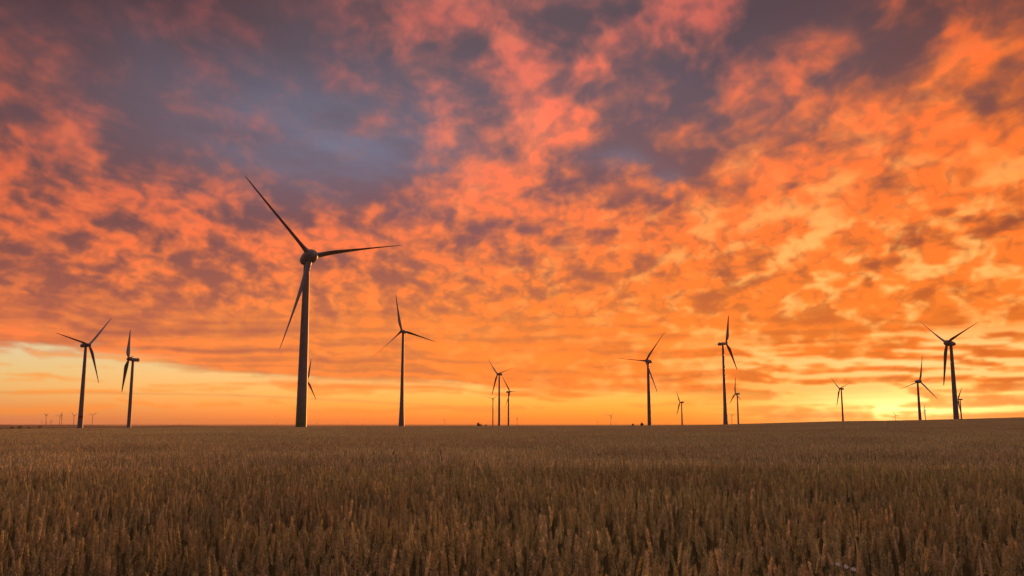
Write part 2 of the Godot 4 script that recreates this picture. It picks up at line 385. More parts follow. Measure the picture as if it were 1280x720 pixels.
func paint(c: Color, rough := 0.5, wear := 0.12) -> StandardMaterial3D:
	var m := StandardMaterial3D.new()
	m.albedo_color = c.linear_to_srgb()
	m.roughness = rough
	m.metallic_specular = 0.4
	if wear > 0.0:
		var nt := NoiseTexture2D.new()
		nt.width = 256
		nt.height = 256
		nt.seamless = true
		var fn := FastNoiseLite.new()
		fn.seed = 3
		fn.frequency = 0.02
		fn.fractal_octaves = 5
		nt.noise = fn
		var g := Gradient.new()
		g.set_color(0, Color(1.0 - wear, 1.0 - wear * 1.1, 1.0 - wear * 1.25))
		g.set_color(1, Color.WHITE)
		nt.color_ramp = g
		m.albedo_texture = nt
		m.uv1_triplanar = true
		m.uv1_scale = Vector3(0.11, 0.05, 0.11)
	return m

# ------------------------------------------------------------------ land
const CREST := 360.0
const RISE := [[-1.0, -1.6], [-0.492, -1.32], [-0.43, -0.84], [-0.22, -0.35], [0.0, -0.03], [0.14, 0.13], [0.2236, 0.45], [0.34, 1.73], [0.41, 2.2], [0.492, 3.0], [1.0, 4.0]]
var n_land := FastNoiseLite.new()

func ground_h(x: float, z: float) -> float:
	var r := sqrt(x * x + z * z)
	if r < 0.01:
		return 0.0
	var h := lerpf(0.0, table(RISE, x / r), smoothstep(-0.2, 0.5, -z / r))
	var t := r / CREST
	if t < 1.0:
		h *= pow(t, 1.3)
	else:
		h = lerpf(h, -9.0, smoothstep(1.0, 4.0, t))
	return h - r * r / 12742000.0 + n_land.get_noise_2d(x, z) * clampf(r / 100.0, 0.0, 0.12)

func build_land() -> void:
	setup_noise(n_land, 9, 0.01, 3)
	var st := begin()
	var radii := [0.0]
	var r := 0.6
	while r < 23000.0:
		radii.append(r)
		r *= 1.12 if r < 300.0 or r > 900.0 else 1.05
	var n := 192
	var far := Color(0.115, 0.085, 0.05)
	for k in radii.size() - 1:
		for i in n:
			var q := []
			for c in [[k, i], [k, i + 1], [k + 1, i + 1], [k + 1, i]]:
				var a: float = TAU * c[1] / n
				var rr: float = radii[c[0]]
				q.append(Vector3(sin(a) * rr, ground_h(sin(a) * rr, -cos(a) * rr), -cos(a) * rr))
			if k > 0:
				tri(st, q[0], q[1], q[2])
				tri(st, q[0], q[2], q[3])
			else:
				tri(st, q[0], q[2], q[3])
	var m := StandardMaterial3D.new()
	m.roughness = 0.95
	m.metallic_specular = 0.2
	var nt := NoiseTexture2D.new()
	nt.width = 1024
	nt.height = 1024
	nt.seamless = true
	var fn := FastNoiseLite.new()
	fn.seed = 12
	fn.noise_type = FastNoiseLite.TYPE_CELLULAR
	fn.cellular_return_type = FastNoiseLite.RETURN_CELL_VALUE
	fn.frequency = 0.012
	fn.fractal_octaves = 2
	nt.noise = fn
	var g := Gradient.new()
	g.offsets = PackedFloat32Array([0.0, 0.35, 0.65, 1.0])
	g.colors = PackedColorArray([Color(0.075, 0.052, 0.035).linear_to_srgb(), Color(0.13, 0.09, 0.05).linear_to_srgb(), Color(0.10, 0.095, 0.045).linear_to_srgb(), Color(0.17, 0.12, 0.065).linear_to_srgb()])
	nt.color_ramp = g
	m.albedo_texture = nt
	m.uv1_triplanar = true
	m.uv1_world_triplanar = true
	m.uv1_scale = Vector3.ONE * 0.00022
	var nd := NoiseTexture2D.new()
	nd.width = 512
	nd.height = 512
	nd.seamless = true
	var f2 := FastNoiseLite.new()
	f2.frequency = 0.03
	f2.fractal_octaves = 5
	nd.noise = f2
	var o := part("ground", done(st), m, self)
	o.set_meta("kind", "structure")
	# low hills beyond the plain, left of the middle
	var hm := paint(Color(0.10, 0.085, 0.06), 0.95, 0.3)
	var hill_list := [[-33.0, 7.5, 11000.0, 26.0], [-26.5, 5.0, 12500.0, 21.0], [-20.2, 2.6, 9500.0, 13.0], [-9.0, 6.0, 13500.0, 11.0], [-15.0, 3.0, 12000.0, 12.0]]
	for hl in hill_list:
		var hs := begin()
		var grid := {}
		for i in 41:
			for j in 13:
				var u := i / 20.0 - 1.0
				var v := j / 6.0 - 1.0
				var a: float = deg_to_rad(hl[0] + u * hl[1])
				var rr: float = hl[2] + v * 900.0
				var x := sin(a) * rr
				var z := -cos(a) * rr
				var b: float = maxf(0.0, 1.0 - u * u) * maxf(0.0, 1.0 - v * v)
				var y: float = ground_h(x, z) - 2.0 + (hl[3] + 2.0) * b * (1.0 + 0.35 * n_land.get_noise_2d(x * 0.08, z * 0.08))
				grid[Vector2i(i, j)] = Vector3(x, y, z)
		for i in 40:
			for j in 12:
				quad(hs, grid[Vector2i(i, j)], grid[Vector2i(i, j + 1)], grid[Vector2i(i + 1, j + 1)], grid[Vector2i(i + 1, j)])
		var ho := part(numbered("hill"), done(hs), hm, self)
		ho.set_meta("kind", "structure")

# ------------------------------------------------------------------ wind turbines
var white_paint: StandardMaterial3D
var blade_paint: StandardMaterial3D
var red_paint: StandardMaterial3D
var green_paints := []
var mesh_of := {}

func blade_mesh(radius: float, sides := 14) -> ArrayMesh:
	var key := "blade%.1f_%d" % [radius, sides]
	if mesh_of.has(key):
		return mesh_of[key]
	# share of the radius, chord, thickness over chord, twist in degrees
	var sec := [[0.022, 0.044, 1.0, 14], [0.06, 0.045, 0.98, 14], [0.11, 0.060, 0.62, 13], [0.17, 0.078, 0.38, 11], [0.24, 0.082, 0.28, 9], [0.34, 0.073, 0.23, 6.5], [0.46, 0.061, 0.20, 4.5], [0.60, 0.048, 0.18, 2.8], [0.74, 0.037, 0.17, 1.5], [0.86, 0.028, 0.16, 0.6], [0.94, 0.021, 0.15, 0.1], [0.985, 0.012, 0.15, 0], [1.0, 0.003, 0.2, 0]]
	var rings := []
	for s in sec:
		var c: float = s[1] * radius * 1.25
		var tw := deg_to_rad(s[3])
		var ring := []
		var roundness := clampf((s[2] - 0.3) / 0.6, 0.0, 1.0)
		for i in sides:
			var a := TAU * i / sides
			var x := cos(a)
			# an aerofoil: blunt in front, drawn out to the back
			var airfoil := sin(a) * 0.5 * sqrt(maxf(0.02, 0.5 * (1.0 + x) + 0.04)) * 1.15
			var th: float = lerpf(airfoil, sin(a) * 0.5, roundness) * s[2]
			var px: float = (x * 0.5 + lerpf(-0.2, 0.0, roundness)) * c
			var pz: float = th * c
			var p := Vector2(px, pz).rotated(tw)
			ring.append(Vector3(p.x, s[0] * radius, p.y + 0.02 * radius * pow(s[0], 2.5)))
		rings.append(ring)
	mesh_of[key] = loft(rings)
	return mesh_of[key]

func tower_mesh(h: float, profile: Array, from := 0.0, to := 1.0, grow := 0.0, sides := 28) -> ArrayMesh:
	var pts := []
	var n := 12
	for i in n + 1:
		var f := lerpf(from, to, float(i) / n)
		pts.append([table(profile, f) + grow, f * h])
	return lathe(pts, sides)

func egg_nacelle() -> ArrayMesh:
	# along y: spinner side at +, tail at -
	return lathe([[0.05, -6.6], [0.85, -6.2], [1.45, -5.0], [1.9, -3.4], [2.2, -1.6], [2.34, -0.2], [2.36, 0.6]], 28)

func egg_spinner() -> ArrayMesh:
	return lathe([[2.36, -1.9], [2.46, -0.9], [2.4, 0.2], [2.1, 1.2], [1.55, 2.0], [0.85, 2.45], [0.05, 2.6]], 28)

func box_nacelle() -> ArrayMesh:
	# a long housing with rounded edges, its axis along y (front +)
	var rings := []
	for s in [[-6.6, 0.72, 0.55, 0.25], [-6.3, 0.92, 0.82, 0.1], [-3.0, 1.0, 1.0, 0.0], [1.2, 1.0, 1.0, 0.0], [2.2, 0.92, 0.92, 0.0], [2.7, 0.6, 0.62, 0.0]]:
		var ring := []
		for i in 20:
			var a := TAU * i / 20
			var cx := cos(a)
			var sz := sin(a)
			var k := pow(pow(absf(cx), 6.0) + pow(absf(sz), 6.0), -1.0 / 6.0)
			ring.append(Vector3(cx * k * 1.75 * s[1], s[0], (sz * k * 1.85 + s[3]) * s[2]))
		rings.append(ring)
	return loft(rings)

func box_spinner() -> ArrayMesh:
	return lathe([[1.45, -1.7], [1.7, -1.0], [1.72, 0.1], [1.45, 1.1], [0.9, 1.9], [0.05, 2.3]], 20)

const KINDS := {
	"egg": {"over": 4.2, "profile": [[0.0, 1.86], [0.5, 1.5], [1.0, 1.02]]},
	"egg_slim": {"over": 4.2, "profile": [[0.0, 2.3], [0.5, 1.7], [1.0, 1.15]]},
	"box": {"over": 4.6, "profile": [[0.0, 2.2], [0.5, 1.85], [1.0, 1.4]]},
	"box_wide": {"over": 4.6, "profile": [[0.0, 2.75], [0.5, 2.05], [1.0, 1.4]]},
	"flare": {"over": 4.6, "profile": [[0.0, 3.3], [0.12, 2.75], [0.3, 2.05], [0.55, 1.65], [1.0, 1.25]]},
	"far": {"over": 4.6, "profile": [[0.0, 2.4], [1.0, 1.4]]},
}

func turbine(kind: String, x: float, z: float, hub_y: float, yaw_deg: float, phase_deg: float, radius: float, label: String, group := "", pitch := 100.0, simple := false) -> Node3D:
	var gy := ground_h(x, z) - 0.3
	var t := thing("wind_turbine", label, "wind turbine", Vector3(x, gy, z), group)
	var spec: Dictionary = KINDS[kind]
	var yaw := deg_to_rad(yaw_deg)
	var tilt := deg_to_rad(4.0)
	var n := Vector3(sin(yaw) * cos(tilt), sin(tilt), cos(yaw) * cos(tilt))
	var side := Vector3(cos(yaw), 0, -sin(yaw))
	var up := n.cross(side)
	var hub: Vector3 = Vector3(0, hub_y - gy, 0) + n * spec.over
	hub.y = hub_y - gy
	var top: float = hub_y - gy - n.y * spec.over - 1.6
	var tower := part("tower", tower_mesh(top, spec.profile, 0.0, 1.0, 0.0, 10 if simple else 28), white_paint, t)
	var axis := Basis(side, n, side.cross(n))
	var egg := kind.begins_with("egg")
	if not mesh_of.has("nacelle_box"):
		mesh_of["nacelle_box"] = box_nacelle()
		mesh_of["spinner_box"] = box_spinner()
		mesh_of["nacelle_egg"] = egg_nacelle()
		mesh_of["spinner_egg"] = egg_spinner()
	var nac_at: Vector3 = hub - n * (2.6 if egg else spec.over - 0.2)
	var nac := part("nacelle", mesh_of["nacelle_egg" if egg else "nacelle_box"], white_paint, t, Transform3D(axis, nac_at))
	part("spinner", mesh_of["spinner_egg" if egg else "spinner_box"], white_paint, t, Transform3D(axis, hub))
	if not egg and not simple:
		if not mesh_of.has("mast"):
			mesh_of["mast"] = lathe([[0.06, 0.0], [0.05, 1.6]], 6)
			var cap := BoxMesh.new()
			cap.size = Vector3(1.8, 0.5, 1.4)
			mesh_of["cooler"] = cap
		var inv := nac.transform.affine_inverse()
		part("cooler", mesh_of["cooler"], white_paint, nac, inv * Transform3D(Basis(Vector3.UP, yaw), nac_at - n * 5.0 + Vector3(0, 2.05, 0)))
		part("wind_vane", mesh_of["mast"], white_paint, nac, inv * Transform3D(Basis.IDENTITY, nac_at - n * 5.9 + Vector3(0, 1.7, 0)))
	var bm := blade_mesh(radius, 8 if simple else 14)
	for k in 3:
		var ph := deg_to_rad(phase_deg) + k * TAU / 3.0
		var along := up * cos(ph) + side * sin(ph)
		var across := along.cross(n)
		var b := Basis(across, along, n).rotated(along, deg_to_rad(pitch))
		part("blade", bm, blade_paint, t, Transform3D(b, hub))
	return t

func ring_on(t: Node3D, called: String, kind: String, top: float, from: float, to: float, m: Material) -> void:
	part(called, tower_mesh(top, KINDS[kind].profile, from, to, 0.012, 28), m, t.get_node("tower"))

func build_turbines() -> void:
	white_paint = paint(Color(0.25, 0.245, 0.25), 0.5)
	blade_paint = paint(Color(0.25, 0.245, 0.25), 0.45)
	red_paint = paint(Color(0.30, 0.03, 0.03), 0.5, 0.2)
	for k in 5:
		green_paints.append(paint(Color(0.14, 0.20, 0.09).lerp(Color(0.24, 0.245, 0.235), k / 4.0), 0.5))
	var t := turbine("egg", -71.0, -305.2, 58.4, 31.5, 76.5, 34.4, "tallest and nearest wind turbine with round ball nacelle, left of centre", "", 88.0)
	var top := 58.4 - t.position.y - sin(deg_to_rad(4.0)) * 4.2 - 1.6
	for k in 5:
		ring_on(t, "green_ring", "egg", top, 0.001 + k * 0.05, 0.001 + k * 0.05 + 0.049, green_paints[k])
	t = turbine("box_wide", -424.7, -891.6, 80.0, 66.7, 41.0, 40.0, "leftmost tall wind turbine, red band low on its tower", "")
	ring_on(t, "red_band", "box_wide", 80.0 - t.position.y - 1.9, 0.165, 0.195, red_paint)
	turbine("box", -412.2, -975.3, 71.7, 300.0, 87.8, 40.0, "wind turbine second from the left, long boxy nacelle pointing right")
	t = turbine("flare", -112.6, -923.4, 96.9, 347.4, 107.4, 40.0, "slim wind turbine with flared tower foot, right of the nearest turbine", "", 70.0)
	ring_on(t, "red_band", "flare", 96.9 - t.position.y - 1.9, 0.275, 0.30, red_paint)
	turbine("box", -22.3, -1581.8, 89.4, 315.0, 76.0, 40.0, "tallest of the three turbines clustered near the centre")
	turbine("box", -7.8, -2027.9, 74.7, 44.7, 85.3, 40.0, "right turbine of the three clustered near the centre")
	turbine("box", -62.2, -2952.8, 84.9, 6.5, 48.8, 40.0, "smallest and left turbine of the three clustered near the centre")
	turbine("box", 155.6, -1025.7, 73.4, 320.9, 36.0, 40.0, "wind turbine right of centre with one blade lying level to the left")
	turbine("flare", 261.4, -1108.7, 100.9, 52.2, 21.4, 40.0, "tall wind turbine with flared foot and one blade straight up, right of centre")
	turbine("box", 466.2, -2482.6, 62.5, 287.5, 83.6, 40.0, "small wind turbine between the two tall ones right of centre")
	turbine("box", 546.0, -2185.4, 76.1, 279.7, 114.4, 40.0, "small wind turbine close behind the right of the tall flared one")
	turbine("box", 728.7, -1993.9, 80.3, 290.0, 71.5, 40.0, "small wind turbine standing alone with two blades raised in a V, right half")
	turbine("egg_slim", 532.0, -1180.5, 57.8, 114.8, 104.4, 35.0, "mid-sized wind turbine with rounded nacelle, left of the big right one")
	turbine("egg_slim", 356.5, -726.4, 66.9, 290.0, 65.3, 35.0, "large rightmost wind turbine with egg-shaped nacelle and raised V blades")
	turbine("box", 2107.9, -4614.4, 75.7, 259.9, 35.8, 40.0, "tiny wind turbine peeking over the field, between the two egg-shaped ones")
	turbine("box", 1208.4, -2434.2, 69.4, 265.0, 37.4, 40.0, "small wind turbine half hidden behind the rightmost big tower")
	turbine("box", -344.0, -1493.0, 73.5, 69.3, 19.6, 40.0, "wind turbine hidden behind the nearest tower, only blade tips showing")

const FAR := [
	[-6262, -12072, 41], [-3980, -7736, 80], [-6213, -12098, 41], [-6170, -12120, 42], [-7198, -14178, 63], [-4021, -8052, 80], [-3828, -7701, 80], [-3745, -7742, 80], [-3531, -7622, 81],
	[-6393, -14558, 31], [-6091, -14687, 31], [-5473, -14928, 12], [-3991, -15391, 32], [-3424, -15527, 12], [-3346, -15544, 33], [-2901, -15633, 20], [-2715, -14956, 38],
	[-2592, -15687, 15], [-2568, -15691, 25], [-2408, -15717, 8], [-2351, -15725, 15], [-2215, -15745, 8], [-2013, -15772, 21], [-1730, -15806, 8],
	[-1092, -14659, 69], [54, -9800, 78], [1489, -15830, 63], [901, -8251, 81], [1810, -15797, 34], [1841, -7580, 81], [3199, -7550, 80],
]
const FAR_LABELS := [
	"tiny far turbine on the horizon, nearest the left edge of the picture",
	"taller tiny far turbine, second of those left of the leftmost tall tower",
	"tiny short far turbine standing just under the second one from the left",
	"tiny short far turbine, left one of a close pair left of the leftmost tower",
	"tiny short far turbine, right one of a close pair left of the leftmost tower",
	"tiny far turbine, left one of two taller neighbours left of the leftmost tower",
	"tiny far turbine, right one of two taller neighbours left of the leftmost tower",
	"tiny far turbine right beside the left of the leftmost tall tower",
	"tiny far turbine between the two tall turbines on the left, nearer the left one",
	"tiny far turbine just left of the second tall tower from the left",
	"tiny far turbine just right of the second tall tower from the left",
	"tiny lone far turbine on the low hill between second tower and nearest turbine",
	"tiny lone far turbine on the horizon just left of the nearest big tower",
	"tiny far turbine right of the nearest big tower, closest to it",
	"tiny far turbine right of the nearest big tower, second from it",
	"tiny far turbine, left one of a pair midway between nearest tower and slim turbine",
	"tiny far turbine, right one of a pair midway between nearest tower and slim turbine",
	"tiny far turbine, left one of a very close pair left of the slim turbine",
	"tiny far turbine, right one of a very close pair left of the slim turbine",
	"tiny far turbine, fourth to the left of the slim flared turbine",
	"tiny far turbine, third to the left of the slim flared turbine",
	"tiny far turbine, second to the left of the slim flared turbine",
	"tiny far turbine just touching the left of the slim flared tower",
	"tiny far turbine just right of the slim flared tower",
	"faint far turbine midway between the slim turbine and the central cluster",
	"faint far turbine just right of the central cluster of three",
	"faint short far turbine, first to the left of the turbine with a level blade",
	"faint thin far turbine, tallest of three between cluster and level-bladed turbine",
	"faint tiny far turbine, lowest of three between cluster and level-bladed turbine",
	"faint far turbine just right of the tall flared tower right of centre",
	"faint far turbine above the sun glow, left of the mid-sized rounded turbine",
]

func build_far_turbines() -> void:
	rng.seed = 71
	for i in FAR.size():
		var f = FAR[i]
		var h: float = f[2] - ground_h(f[0], f[1])
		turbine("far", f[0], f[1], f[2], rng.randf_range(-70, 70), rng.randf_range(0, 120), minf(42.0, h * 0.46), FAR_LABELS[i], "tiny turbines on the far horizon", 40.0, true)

# ------------------------------------------------------------------ bushes and trees far off
func leaf_crown(size: Vector3, leaves: int, s: int) -> ArrayMesh:
	rng.seed = s
	var st := begin(false)
	var lobes := []
	for k in 9:
		lobes.append([Vector3(rng.randf_range(-0.6, 0.6) * size.x, rng.randf_range(0.2, 0.85) * size.y, rng.randf_range(-0.6, 0.6) * size.z), rng.randf_range(0.25, 0.45)])
	for k in leaves:
		var lobe = lobes[rng.randi() % lobes.size()]
		var d := Vector3(rng.randfn(), rng.randfn(), rng.randfn()).normalized() * pow(rng.randf(), 0.35)
		var c: Vector3 = lobe[0] + d * size * lobe[1]
		c.y = maxf(c.y, 0.05 * size.y)
		var l := rng.randf_range(0.07, 0.13) * size.y
		var u := Vector3(rng.randfn(), rng.randfn(), rng.randfn()).normalized()
		var v := u.cross(Vector3(rng.randfn(), rng.randfn(), rng.randfn())).normalized()
		st.set_color(Color(0.045, 0.055, 0.025).lerp(Color(0.09, 0.085, 0.035), rng.randf()))
		quad(st, c - u * l, c + v * l * 0.5, c + u * l, c - v * l * 0.5)
	return done(st)

func trunk_mesh(h: float, r: float) -> ArrayMesh:
	return lathe([[r * 1.3, -0.3], [r, h * 0.2], [r * 0.6, h * 0.6], [r * 0.2, h]], 8)

func bush(called: String, category: String, x: float, z: float, size: Vector3, s: int, label: String, group: String) -> void:
	var t := thing(called, label, category, Vector3(x, ground_h(x, z), z), group)
	var leaf := StandardMaterial3D.new()
	leaf.vertex_color_use_as_albedo = true
	leaf.roughness = 0.7
	leaf.backlight = Color(0.2, 0.2, 0.1)
	part("trunk", trunk_mesh(size.y * 0.7, size.y * 0.05), paint(Color(0.07, 0.05, 0.035), 0.9, 0.3), t)
	part("crown", leaf_crown(size, 420, s), leaf, t)

func build_bushes() -> void:
	bush("shrub", "shrub", -16.5, -455.0, Vector3(1.5, 2.4, 1.3), 301, "low dark shrub on the field edge left of the central turbine cluster", "shrubs on the field edge")
	bush("shrub", "shrub", -13.2, -458.0, Vector3(0.8, 1.7, 0.8), 302, "tiny dark shrub right beside the low one near the central cluster", "shrubs on the field edge")
	bush("shrub", "shrub", 60.3, -452.0, Vector3(0.7, 1.8, 0.7), 303, "small dark shrub, left of the two before the level-bladed turbine", "shrubs on the field edge")
	bush("shrub", "shrub", 64.9, -453.0, Vector3(1.0, 2.5, 1.0), 304, "dark shrub nearest the foot of the level-bladed turbine", "shrubs on the field edge")
	var far := [[-1490, -2700, "far dark tree on the plain, nearest the left edge"], [-1475, -2720, "far dark tree on the plain, second from the left edge"], [-1440, -2700, "far dark tree on the plain, third from the left edge"], [-1640, -3150, "far dark tree on the plain, fourth from the left edge"]]
	var k := 0
	for f in far:
		bush("tree", "tree", f[0], f[1], Vector3(7.0, 6.0 + k % 2 * 1.5, 5.0), 320 + k, f[2], "far trees on the plain at left")
		k += 1

# ------------------------------------------------------------------ wheat
var straw: StandardMaterial3D
var n_field := FastNoiseLite.new()
const WHEAT_H := 0.80

func spindle(st: SurfaceTool, a: Vector3, b: Vector3, u: Vector3, v: Vector3, ru: float, rv: float, c: Color) -> void:
	# a plump grain between a and b
	var m := a.lerp(b, 0.42)
	var p := [m + u * ru, m + v * rv, m - u * ru, m - v * rv]
	st.set_color(c)
	for i in 4:
		var j := (i + 1) % 4
		tri(st, a, p[j], p[i])
		tri(st, b, p[i], p[j])

func tube(st: SurfaceTool, pts: Array, r0: float, r1: float, sides: int, c: Color) -> void:
	st.set_color(c)
	var n := pts.size()
	var prev := []
	for k in n:
		var d: Vector3 = (pts[mini(k + 1, n - 1)] - pts[maxi(k - 1, 0)]).normalized()
		var u := d.cross(Vector3(0.31, 0.12, 0.94)).normalized()
		var v := d.cross(u)
		var r := lerpf(r0, r1, float(k) / (n - 1))
		var ring := []
		for i in sides:
			var a := TAU * i / sides
			ring.append(pts[k] + (u * cos(a) + v * sin(a)) * r)
		if k > 0:
			for i in sides:
				var j := (i + 1) % sides
				quad(st, prev[i], prev[j], ring[j], ring[i])
		prev = ring

func strip(st: SurfaceTool, pts: Array, widths: Array, side: Vector3, c: Color) -> void:
	# a leaf blade, folded a little along its middle
	st.set_color(c)
	for k in pts.size() - 1:
		var fold := Vector3(0, -0.3, 0)
		var a0: Vector3 = pts[k] - side * widths[k] + fold * widths[k] * -1.0
		var a1: Vector3 = pts[k]
		var a2: Vector3 = pts[k] + side * widths[k] + fold * widths[k] * -1.0
		var b0: Vector3 = pts[k + 1] - side * widths[k + 1] + fold * widths[k + 1] * -1.0
		var b1: Vector3 = pts[k + 1]
		var b2: Vector3 = pts[k + 1] + side * widths[k + 1] + fold * widths[k + 1] * -1.0
		quad(st, a0, a1, b1, b0)
		quad(st, a1, a2, b2, b1)

func ear_color() -> Color:
	if rng.randf() < 0.3:
		return Color(0.80, 0.68, 0.38) * rng.randf_range(0.9, 1.1)
	return Color(0.64, 0.56, 0.29).lerp(Color(0.54, 0.50, 0.24), rng.randf()) * rng.randf_range(0.72, 1.2)

# the stalk's course: root at the origin, ear at the top, leaning a little
func stalk_course(h: float, lean: Vector2) -> Array:
	var pts := []
	for k in 5:
		var f := k / 4.0
		pts.append(Vector3(lean.x * f * f, h * f, lean.y * f * f))
	return pts

func add_ear(st: SurfaceTool, base: Vector3, dir: Vector3, length: float, turn: float, detail: int) -> void:
	var u := dir.cross(Vector3(sin(turn), 0.05, cos(turn))).normalized()
	var v := dir.cross(u).normalized()
	var col := ear_color()
	if detail == 2:
		var nodes := 13
		for k in nodes:
			var f := float(k) / nodes
			var s := 1.0 if k % 2 == 0 else -1.0
			var fat := 0.45 + 0.55 * sin(PI * clampf(0.18 + f * 0.74, 0.0, 1.0))
			var root := base + dir * length * f * 0.9
			var gl := length * 0.19 * (0.75 + 0.35 * fat)
			var tone := col * rng.randf_range(0.7, 1.25)
			# three florets fan out from each node
			for w in [-0.8, 0.0, 0.8]:
				var outward: Vector3 = (u * s * (0.36 if w == 0.0 else 0.24) + v * w * 0.26 + dir).normalized()
				var a: Vector3 = root + u * s * 0.0013 + v * w * 0.0017
				var b: Vector3 = a + outward * gl * (1.0 if w == 0.0 else 0.88)
				spindle(st, a, b, u, v, 0.0031 * fat, 0.0027 * fat, tone * rng.randf_range(0.85, 1.12))
				if rng.randf() < 0.35 or k > nodes - 3:
					st.set_color(col * 1.15)
					tri(st, b - v * 0.0004, b + v * 0.0004, b + (outward + dir).normalized() * rng.randf_range(0.005, 0.012))
	else:
		var rows := 6 if detail == 1 else 3
		var seg := length / rows
		for k in rows:
			var f := (k + 0.5) / rows
			var fat := 0.0058 * (0.45 + 0.55 * sin(PI * clampf(0.15 + f * 0.8, 0, 1)))
			if detail == 0:
				fat *= 1.6
			var a := base + dir * seg * k
			spindle(st, a, a + dir * seg * 1.7, u, v, fat * 1.15, fat, col * rng.randf_range(0.7, 1.28))

func stem_color() -> Color:
	return Color(0.27, 0.23, 0.10).lerp(Color(0.16, 0.17, 0.065), rng.randf())

func add_leaf(st: SurfaceTool, at: Vector3, heading: float, length: float, droop: float, w: float, c: Color) -> void:
	var out := Vector3(cos(heading), 0, sin(heading))
	var side := Vector3(-sin(heading), 0, cos(heading))
	var pts := []
	var ws := []
	for k in 5:
		var f := k / 4.0
		pts.append(at + out * length * f * 0.75 + Vector3.UP * length * (f * 0.75 - droop * f * f))
		ws.append(w * (1.0 - f * 0.92) + 0.0003)
	strip(st, pts, ws, side, c)

func ear_top(h: float, lean: Vector2) -> Array:
	# where the ear begins and which way it points
	var base := Vector3(lean.x, h, lean.y)
	return [base, Vector3(lean.x * 2.2, 0.4, lean.y * 2.2).normalized()]

var stalk_parts := []   # near variants: stem, ear, leaf meshes
var stalk_whole := []   # the same joined into one

func make_stalks() -> void:
	for k in 12:
		rng.seed = 900 + k
		var h := WHEAT_H - 0.085 + rng.randf_range(-0.015, 0.015)
		var lean := Vector2(rng.randf_range(-0.05, 0.05), rng.randf_range(-0.05, 0.05))
		var length := rng.randf_range(0.085, 0.11)
		var turn := rng.randf() * PI
		var et := ear_top(h, lean)
		var a := begin(false)
		tube(a, stalk_course(h, lean), 0.0018, 0.0012, 5, stem_color())
		var b := begin(false)
		add_ear(b, et[0], et[1], length, turn, 2)
		var c := begin(false)
		for l in 1:
			add_leaf(c, Vector3(lean.x * 0.3, h * (0.45 + 0.25 * l), lean.y * 0.3), rng.randf() * TAU, rng.randf_range(0.14, 0.24), rng.randf_range(0.5, 1.3), 0.0045, Color(0.22, 0.185, 0.09) * rng.randf_range(0.7, 1.1))
		var meshes := [done(a), done(b), done(c)]
		stalk_parts.append(meshes)
		var whole := SurfaceTool.new()
		whole.begin(Mesh.PRIMITIVE_TRIANGLES)
		for m in meshes:
			whole.append_from(m, 0, Transform3D.IDENTITY)
		stalk_whole.append(whole.commit())

# a square of standing wheat; detail 1: ears of six pieces, 0: three
func wheat_patch(size: float, count: int, detail: int, s: int) -> ArrayMesh:
	rng.seed = s
	var st := begin(false)
	for k in count:
		var at := Vector3(rng.randf_range(-0.55, 0.55) * size, 0, rng.randf_range(-0.55, 0.55) * size)
		var h := WHEAT_H - 0.09 + rng.randfn() * 0.03
		var lean := Vector2(rng.randfn(), rng.randfn()) * 0.03
		var et := ear_top(h, lean)
		var base: Vector3 = at + et[0]
		var c := stem_color()
		if detail == 1:
			tube(st, [at + Vector3(lean.x * 0.1, 0.25, lean.y * 0.1), at + Vector3(lean.x * 0.6, h * 0.75, lean.y * 0.6), base], 0.0018, 0.0013, 3, c)
			if rng.randf() < 0.7:
				add_leaf(st, at + Vector3(0, h * rng.randf_range(0.5, 0.85), 0), rng.randf() * TAU, rng.randf_range(0.12, 0.22), rng.randf_range(0.4, 1.3), 0.005, Color(0.22, 0.185, 0.09) * rng.randf_range(0.7, 1.1))
		else:
			st.set_color(c)
			var w := Vector3(rng.randfn(), 0, rng.randfn()).normalized() * 0.004
			tri(st, base - w, base + w, at + Vector3(0, 0.3, 0))
		add_ear(st, base, et[1], rng.randf_range(0.075, 0.1), rng.randf() * PI, detail)
	return done(st)

func tint_at(x: float, z: float) -> Color:
	var n := n_field.get_noise_2d(x, z)
	var m := n_field.get_noise_2d(x * 0.13 + 70.0, z * 0.13)
	var b := 1.0 + n * 0.22 + m * 0.18
	var green := clampf(m * 0.5 + n * 0.3, -0.15, 0.25)
	return Color(b * (1.0 - green * 0.25), b, b * (1.0 - green * 0.1))

func sow(called: String, mesh: Mesh, spots: Array, parent: Node) -> void:
	if spots.is_empty():
		return
	var mm := MultiMesh.new()
	mm.transform_format = MultiMesh.TRANSFORM_3D
	mm.use_colors = true
	mm.mesh = mesh
	mm.instance_count = spots.size()
	for i in spots.size():
		mm.set_instance_transform(i, spots[i][0])
		mm.set_instance_color(i, spots[i][1])
	var o := MultiMeshInstance3D.new()
	o.name = called
	o.multimesh = mm
	o.material_override = straw
	o.set_meta("kind", "stuff")
	parent.add_child(o, true)

func in_fan(x: float, z: float, r0: float, r1: float, wide := 0.78) -> bool:
	var r := sqrt(x * x + z * z)
	return r >= r0 and r < r1 and absf(atan2(x, -z)) < wide

const NEAR_R := 11.0
const MID_R := 60.0
const FAR_R := 405.0

